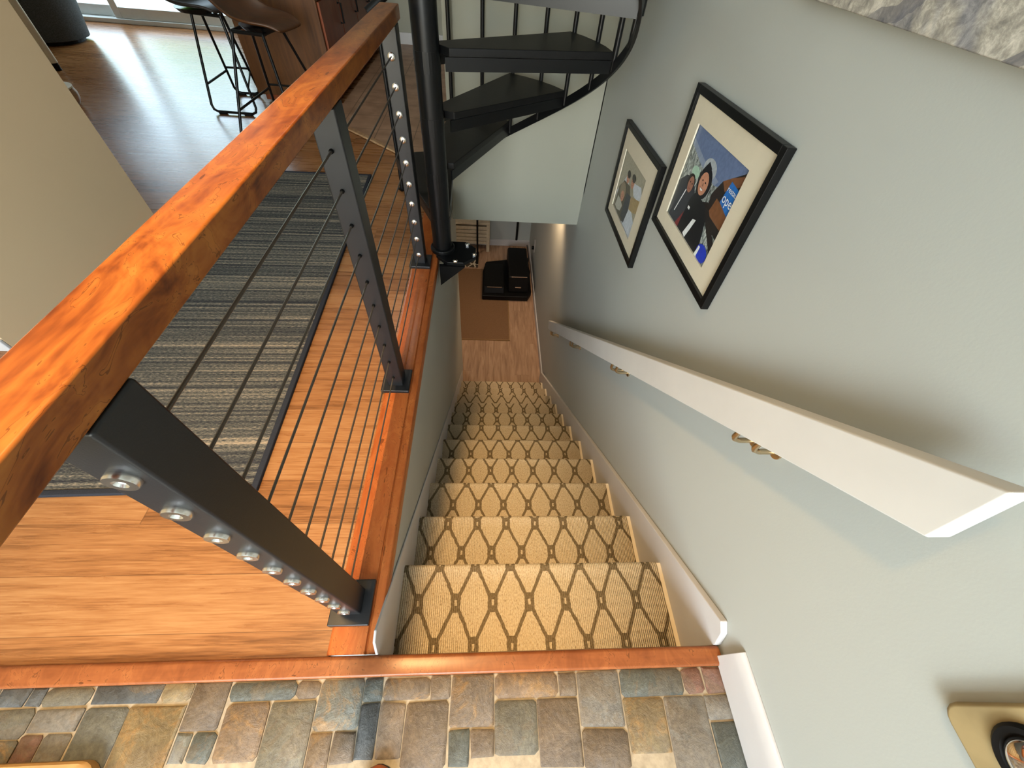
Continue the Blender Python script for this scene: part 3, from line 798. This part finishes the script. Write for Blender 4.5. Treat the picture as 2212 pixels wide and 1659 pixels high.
# large unframed canvas above
b = B(); b.box(XR-.028, XR-.002, -.35, .875, .930, 1.62)
o = obj('canvas_print', b, 'snowp', bevel=.002); tag(o, 'large canvas photo print of tracked snow high on the right wall', 'picture')

# ------------------------------------------------------------------ brushed plate with chrome dome at the right wall
def wall_plate():
    cy, cz = -.070, .535
    r = thing('wall_plate', (XR-.002, cy, cz), 'tan brushed plate with a dark-rimmed chrome dome, low on the right wall near the viewer', 'plate')
    b = B(); pts = []
    y0, y1, z0, z1, rr = -.20, -.022, .468, .70, .018
    for (py, pz, a0) in ((y1-rr, z1-rr, 0), (y0+rr, z1-rr, 90), (y0+rr, z0+rr, 180), (y1-rr, z0+rr, 270)):
        for k in range(5):
            a = math.radians(a0+k*22.5); pts.append((XR-.001, py+rr*math.cos(a), pz+rr*math.sin(a)))
    b.prism(pts, (-.011, 0, 0)); obj('plate', b, 'tanleather', r, bevel=.006, seg=3)
    b = B(); b.lathe([(.034, 0), (.034, .003), (.031, .006), (.026, .005), (.024, .002)], (XR-.0115, cy, cz), (-1, 0, 0), 36); obj('rim', b, 'black', r, smooth=True)
    b = B(); b.lathe([(.024, 0), (.023, .005), (.018, .010), (.010, .013), (.002, .014)], (XR-.0115, cy, cz), (-1, 0, 0), 36); obj('dome', b, 'chrome', r, smooth=True)
wall_plate()
# things poking in at the bottom edge
def tray():
    r = thing('boot_tray', (-.74, -.20, 0), 'tan-rimmed tray with a black inside at the lower left edge of the slate', 'tray')
    b = B(); x0, x1, y0, y1 = -1.06, -.655, -.40, -.073
    pts = []
    for px_, py_, a0 in ((x1-.03, y1-.03, 0), (x0+.03, y1-.03, 90), (x0+.03, y0+.03, 180), (x1-.03, y0+.03, 270)):
        for k in range(6):
            a = math.radians(a0+18*k); pts.append((px_+.03*math.cos(a), py_+.03*math.sin(a)))
    c = ((x0+x1)/2, (y0+y1)/2)
    def ring(s, z): return [Vector((c[0]+(p[0]-c[0])-math.copysign(s, p[0]-c[0]), c[1]+(p[1]-c[1])-math.copysign(s, p[1]-c[1]), z)) for p in pts]
    b.band([ring(0, .002), ring(0, .020), ring(.003, .023), ring(.009, .023), ring(.011, .02), ring(.011, .008)], close=True); obj('rim', b, 'tray', r, smooth=True)
    b = B(); q = ring(.0115, .006); b.prism([tuple(p) for p in q], (0, 0, .003)); obj('liner', b, 'black', r)
tray()
def shoe():
    r = thing('shoe', (-.178, -.19, 0), 'rust-brown leather shoe whose toe tip just shows on the slate', 'shoe')
    rows = []
    prof = [(-.096, .004, .010), (-.100, .015, .018), (-.112, .026, .026), (-.14, .036, .032), (-.17, .038, .042), (-.20, .035, .052), (-.24, .031, .052), (-.28, .030, .055), (-.305, .026, .056), (-.316, .014, .048)]
    for y, w_, h_ in prof:
        rows.append([Vector((-.178+w_*math.cos(t), y, .008+max(0, math.sin(t))*h_ + (min(0, math.sin(t))*.004))) for t in [2*math.pi*k/20 for k in range(20)]])
    b = B(); b.band(rows, close=True); n = len(rows); b.f.append(list(range(20))); b.mi.append(0); b.f.append(list(range((n-1)*20, n*20))); b.mi.append(0)
    obj('upper', b, 'brownl', r, smooth=True)
    b = B(); b.lathe([(.004, -.004), (.017, -.001), (.021, .004), (.019, .0065), (.006, .0075)], (-.178, 0, .0), n=24)
    b.v = [Vector((p.x, -.250+p.y*2.3, .0585+p.z)) for p in b.v]
    obj('collar', b, 'black', r, smooth=True)
    pts = [(-.178+w_*1.05, y) for y, w_, _ in prof] + [(-.178-w_*1.05, y) for y, w_, _ in reversed(prof)]
    b = B(); b.prism([(x, y, .0015) for x, y in pts], (0, 0, .008)); obj('sole', b, 'black', r)
shoe()

# ------------------------------------------------------------------ upper room things
def runner_rug():
    r = thing('runner_rug', (-1.0, 1.3, 0), 'grey and beige striped runner rug on the oak floor beside the railing', 'rug')
    b = B(); b.box(-1.36, -.622, .425, 2.195, .001, .011); obj('pile', b, 'rug', r)
    b = B()
    x0, x1, y0, y1 = -1.36, -.622, .425, 2.195
    b.box(x0-.014, x0+.002, y0-.014, y1+.014, .0005, .013); b.box(x1-.002, x1+.014, y0-.014, y1+.014, .0005, .013); b.box(x0+.002, x1-.002, y0-.014, y0+.002, .0005, .013); b.box(x0+.002, x1-.002, y1-.002, y1+.014, .0005, .013)
    obj('binding', b, 'rug_edge', r, bevel=.003)
runner_rug()
# runner is turned slightly in the photo
for o in list(COL.objects):
    if o.name == 'runner_rug': o.rotation_euler = (0, 0, math.radians(1.8))

def island():
    r = thing('kitchen_island', (-1.31, 3.24, 0), 'brown wood kitchen island with a plain end panel facing the stairs', 'island')
    b = B(); b.box(-1.575, -1.05, 3.24, 4.98, .05, .70); obj('body', b, 'island', r, bevel=.003)
    b = B(); b.box(-1.545, -1.075, 3.27, 4.96, .012, .05); obj('toe_kick', b, 'cabinet', r)
    b = B(); b.box(-1.62, -1.02, 3.19, 5.0, .70, .73); obj('countertop', b, 'counter', r, bevel=.004)
    for k in range(4):
        y0 = 3.26+k*.43
        b = B(); b.box(-1.05, -1.036, y0, y0+.42, .06, .53); d = obj('cabinet_door', b, 'cabinet', r, bevel=.003)
        b = B(); b.tube([(-1.036, y0+.38, .38), (-1.015, y0+.38, .38), (-1.015, y0+.38, .48), (-1.036, y0+.38, .48)], .006, 8); obj('door_handle', b, 'black', d)
        b = B(); b.box(-1.05, -1.036, y0, y0+.42, .54, .69); d = obj('drawer', b, 'cabinet', r, bevel=.003)
        b = B(); b.tube([(-1.036, y0+.15, .615), (-1.015, y0+.15, .615), (-1.015, y0+.27, .615), (-1.036, y0+.27, .615)], .006, 8); obj('drawer_handle', b, 'black', d)
island()

def stool(tops, bots, seat_c, ang, mat, label):
    cx = sum(p[0] for p in bots)/4; cy = sum(p[1] for p in bots)/4
    r = thing('bar_stool', (cx, cy, 0), label, 'stool', 'bar stools at the island')
    T = [Vector((*p, .472)) for p in tops]; Bt = [Vector((*p, .012)) for p in bots]     # NL NR FL FR
    def loop(tl, bl, br, tr_):
        def corner(a, c, d, rr=.035):
            u = (a-c).normalized(); v = (d-c).normalized()
            return [c+u*rr, c+(u+v)*rr*.30, c+v*rr]
        return [tl] + corner(tl, bl, br) + corner(bl, br, tr_) + [tr_]
    for a, c, e, g in ((0, 0, 1, 1), (2, 2, 3, 3)):
        b = B(); b.tube(loop(T[a], Bt[c], Bt[e], T[g]), .0075, 10)
        f = obj('leg_loop', b, 'spiral', r, smooth=True)
        for q in (Bt[c]+(Bt[e]-Bt[c])*.22, Bt[c]+(Bt[e]-Bt[c])*.78):
            b = B(); b.box(q.x-.022, q.x+.022, q.y-.012, q.y+.012, .001, .014); obj('glide', b, 'black', f)
    b = B(); b.tube([T[0], T[1], T[3], T[2], T[0]], .0085, 10); obj('top_ring', b, 'spiral', r)
    b = B()
    for a, c in ((0, 2), (1, 3)): b.tube([T[a]+(Bt[a]-T[a])*.70, T[c]+(Bt[c]-T[c])*.70], .0062, 8)
    b.tube([T[2]+(Bt[2]-T[2])*.66, T[3]+(Bt[3]-T[3])*.66], .0062, 8)
    obj('foot_rest', b, 'spiral', r)
    # moulded bucket seat
    rows = []; ca, sa = math.cos(math.radians(ang)), math.sin(math.radians(ang))
    for i in range(15):
        s = i/14; row = []
        for j in range(13):
            t = j/12*2-1
            d = -.165 + .33*s                                 # back -> front
            wdt = .165*(1-.35*max(0, s-.62)/.38*abs(t))*(1-.12*max(0, .3-s)/.3)
            back = max(0, (.42-s)/.42)
            zz = .505 + .115*back**1.7*(1-.25*abs(t)**2.2) + .050*abs(t)**2.6*(1-.85*s) - .018*max(0, (s-.78)/.22)**2 + .012*(1-abs(t))*0
            dd = d - .03*back**2
            x = seat_c[0]+dd*ca - t*wdt*sa; y = seat_c[1]+dd*sa + t*wdt*ca
            row.append(Vector((x, y, zz)))
        rows.append(row)
    b = B(); b.band(rows); o = obj('seat', b, mat, r, smooth=True, solid=.018)
    md = o.modifiers.new('sub', 'SUBSURF'); md.levels = 1; md.render_levels = 2
    b = B(); 
    c = Vector((seat_c[0], seat_c[1], .488)); b.lathe([(.09, -.012), (.11, .008)], c, n=20); obj('seat_mount', b, 'spiral', r)
stool([(-1.34, 2.715), (-1.175, 2.68), (-1.325, 2.90), (-1.155, 2.885)], [(-1.44, 2.56), (-1.09, 2.52), (-1.42, 3.08), (-1.06, 3.06)], (-1.21, 2.79), -12, 'seat', 'brown-seated wire-leg bar stool in front of the island end panel')
stool([(-1.70, 3.06), (-1.53, 3.03), (-1.72, 3.20), (-1.60, 3.19)], [(-1.785, 2.99), (-1.50, 2.98), (-1.785, 3.36), (-1.625, 3.37)], (-1.675, 3.09), -5, 'seat_b', 'dark-seated wire-leg bar stool left of the island, nearer the glass door')

def planter():
    r = thing('planter', (-3.62, 4.42, 0), 'tall round dark grey woven planter beside the glass door', 'planter')
    b = B(); b.lathe([(.205, .022), (.232, .03), (.275, .25), (.30, .48), (.305, .62), (.29, .63), (.275, .60)], (-3.62, 4.38, 0), n=44); obj('pot', b, 'planter', r, smooth=True)
    b = B(); b.lathe([(.19, .001), (.19, .024)], (-3.62, 4.38, 0), n=32); obj('base', b, 'black', r)
    b = B(); b.lathe([(.284, .56), (.284, .575)], (-3.62, 4.38, 0), n=32); obj('soil', b, 'soil', r)
    b = B(); rng = random.Random(3)
    for k in range(14):
        a = k*2.4; L = rng.uniform(.25, .5); p = Vector((-3.62, 4.38, .57)); d = Vector((math.cos(a), math.sin(a), 0)); q = Vector((-d.y, d.x, 0)); rows = []
        for i in range(7):
            s = i/6; c = p + d*(L*.6*s) + Vector((0, 0, L*(1.6*s-.9*s*s))); ww = .03*math.sin(math.pi*min(1, s*.9+.1)); rows.append([c-q*ww, c+Vector((0, 0, -.008*math.sin(math.pi*s))), c+q*ww])
        b.band(rows)
    obj('foliage', b, 'leaf', r, smooth=True, solid=.002)
planter()
def cream_post():
    r = thing('side_table', (-3.28, 3.5, 0), 'cream table leg with a black foot beside the tan wall edge', 'table')
    for i, (x, y) in enumerate(((-3.125, 3.62), (-3.62, 3.62), (-3.125, 3.15), (-3.62, 3.15))):
        b = B(); b.lathe([(.026, .045), (.030, .72)], (x, y, 0), n=20); l = obj('leg', b, 'cream', r, smooth=True)
        b = B(); b.lathe([(.022, .001), (.022, .046)], (x, y, 0), n=20); obj('foot', b, 'black', l, smooth=True)
    b = B(); b.box(-3.70, -3.06, 3.07, 3.70, .72, .745); obj('tabletop', b, 'cream', r, bevel=.005)
cream_post()
def drum():
    r = thing('pot', (-2.70, 2.97, 0), 'low round wooden pot just past the tan wall edge', 'pot')
    b = B(); b.lathe([(.10, .001), (.118, .03), (.122, .06), (.116, .085), (.105, .09), (.10, .075)], (-2.68, 2.95, 0), n=40); obj('body', b, 'bentwood', r, smooth=True)
    b = B(); b.lathe([(.104, .084), (.117, .090), (.117, .097), (.102, .099)], (-2.68, 2.95, 0), n=40); obj('rim', b, 'cream', r, smooth=True)
drum()

# ------------------------------------------------------------------ lower level things
def lower():
    r = thing('door_mat', (.0, 3.43, ZF), 'brown flat mat on the lower floor under the exercise machine', 'mat')
    b = B(); b.box(-.42, .236, 2.835, 4.035, ZF+.001, ZF+.007); obj('pile', b, 'brownmat', r)
    b = B(); b.box(-.42, .236, 2.828, 2.838, ZF+.0005, ZF+.009); b.box(.234, .243, 2.828, 4.035, ZF+.0005, ZF+.009); obj('binding', b, 'matedge', r)
    b = B(); b.box(-.95, -.115, 4.07, 4.40, ZF+.001, ZF+.008); o = obj('area_rug', b, 'patt'); tag(o, 'dark and cream patterned rug at the foot of the slatted bench', 'rug')
    # machine
    r = thing('exercise_machine', (.2, 3.7, ZF), 'black exercise machine with two stepped housings and an upright pole', 'machine')
    z0 = ZF+.003
    b = B(); b.prism([(-.055, 3.455, z0+.008), (.455, 3.455, z0+.008), (.50, 3.55, z0+.008), (.50, 4.22, z0+.008), (-.02, 4.10, z0+.008), (-.055, 3.9, z0+.008)], (0, 0, .06)); obj('base', b, 'black', r, bevel=.01)
    def hous(x0, x1, y0, y1, h, nm):
        b = B(); pts = [(y0, z0+.07), (y0+.03, z0+h), (y1-.12, z0+h+.015), (y1-.02, z0+h-.06), (y1, z0+.07)]
        b.prism([(x0, y, z) for y, z in pts], (x1-x0, 0, 0)); o = obj(nm, b, 'black', r, bevel=.018, seg=3)
        b = B(); b.box(x0+.03, x1-.02, y0+.022, y0+.028, z0+h-.006, z0+h+.003); obj('edge_strip', b, 'steel', o)
        return o
    hous(-.03, .185, 3.50, 4.06, .135, 'housing'); hous(.235, .455, 3.52, 4.20, .265, 'housing')
    b = B(); b.tube([(.33, 4.12, z0+.36), (.33, 4.10, z0+1.25)], .013, 12); obj('upright_pole', b, 'black', r, smooth=True)
    b = B(); b.box(.31, .375, 3.515, 3.522, z0+.14, z0+.152); obj('badge', b, 'steel', r)
    b = B(); b.tube([(.46, 4.12, z0+.30), (.49, 4.05, z0+.16), (.475, 3.98, z0+.10), (.50, 4.10, z0+.02), (.515, 4.0, z0+.01), (.50, 3.9, z0+.01)], .006, 8); obj('cord', b, 'black', r, smooth=True)
    # slatted bench and its black legs
    r = thing('slatted_bench', (-.3, 4.42, ZF), 'pale slatted wooden bench against the lower far wall', 'bench')
    for k in range(5):
        zz = ZF+.10+.048*k
        b = B(); b.box(-.70, -.005, 4.42, 4.46, zz, zz+.038); obj('slat', b, 'slat', r, bevel=.004)
    b = B(); b.box(-.02, .02, 4.41, 4.56, ZF+.001, ZF+.36); obj('side_panel', b, 'slat', r, bevel=.005)
    b = B(); b.box(-.72, -.69, 4.41, 4.56, ZF+.001, ZF+.36); obj('side_panel', b, 'slat', r, bevel=.005)
    b = B(); b.box(-.72, .02, 4.41, 4.56, ZF+.36, ZF+.385); obj('bench_top', b, 'slat', r, bevel=.004)
    r = thing('floor_stand', (-.13, 4.14, ZF), 'thin black upright stand in front of the slatted bench', 'stand')
    b = B(); b.box(-.145, -.115, 4.13, 4.36, ZF+.009, ZF+.028); obj('foot_bar', b, 'black', r, bevel=.004)
    b = B(); b.tube([(-.13, 4.35, ZF+.02), (-.13, 4.385, ZF+.5)], .012, 10); obj('upright', b, 'black', r, smooth=True)
    # wall outlet with plug
    r = thing('wall_outlet', (XR+.012, 4.02, ZF+.37), 'white wall outlet with a black plug on the lower right wall', 'outlet')
    b = B(); b.box(XR+.006, XR+.0115, 3.97, 4.03, ZF+.30, ZF+.43); obj('cover_plate', b, 'white', r, bevel=.002)
    b = B(); b.box(XR-.022, XR+.006, 3.985, 4.015, ZF+.33, ZF+.36); obj('plug', b, 'black', r, bevel=.003)
lower()

# lamps' own fittings
for x, y, z, lab in ((-.41, .22, ZC, 'round recessed ceiling light over the stair landing'), (-.9, 3.3, ZC, 'round recessed ceiling light over the kitchen')):
    b = B(); b.lathe([(.105, -.006), (.105, 0), (.085, 0), (.083, -.006)], (x, y, z-.001), n=32)
    o = obj('ceiling_light', b, 'white', smooth=True); tag(o, lab, 'light', 'recessed ceiling lights')
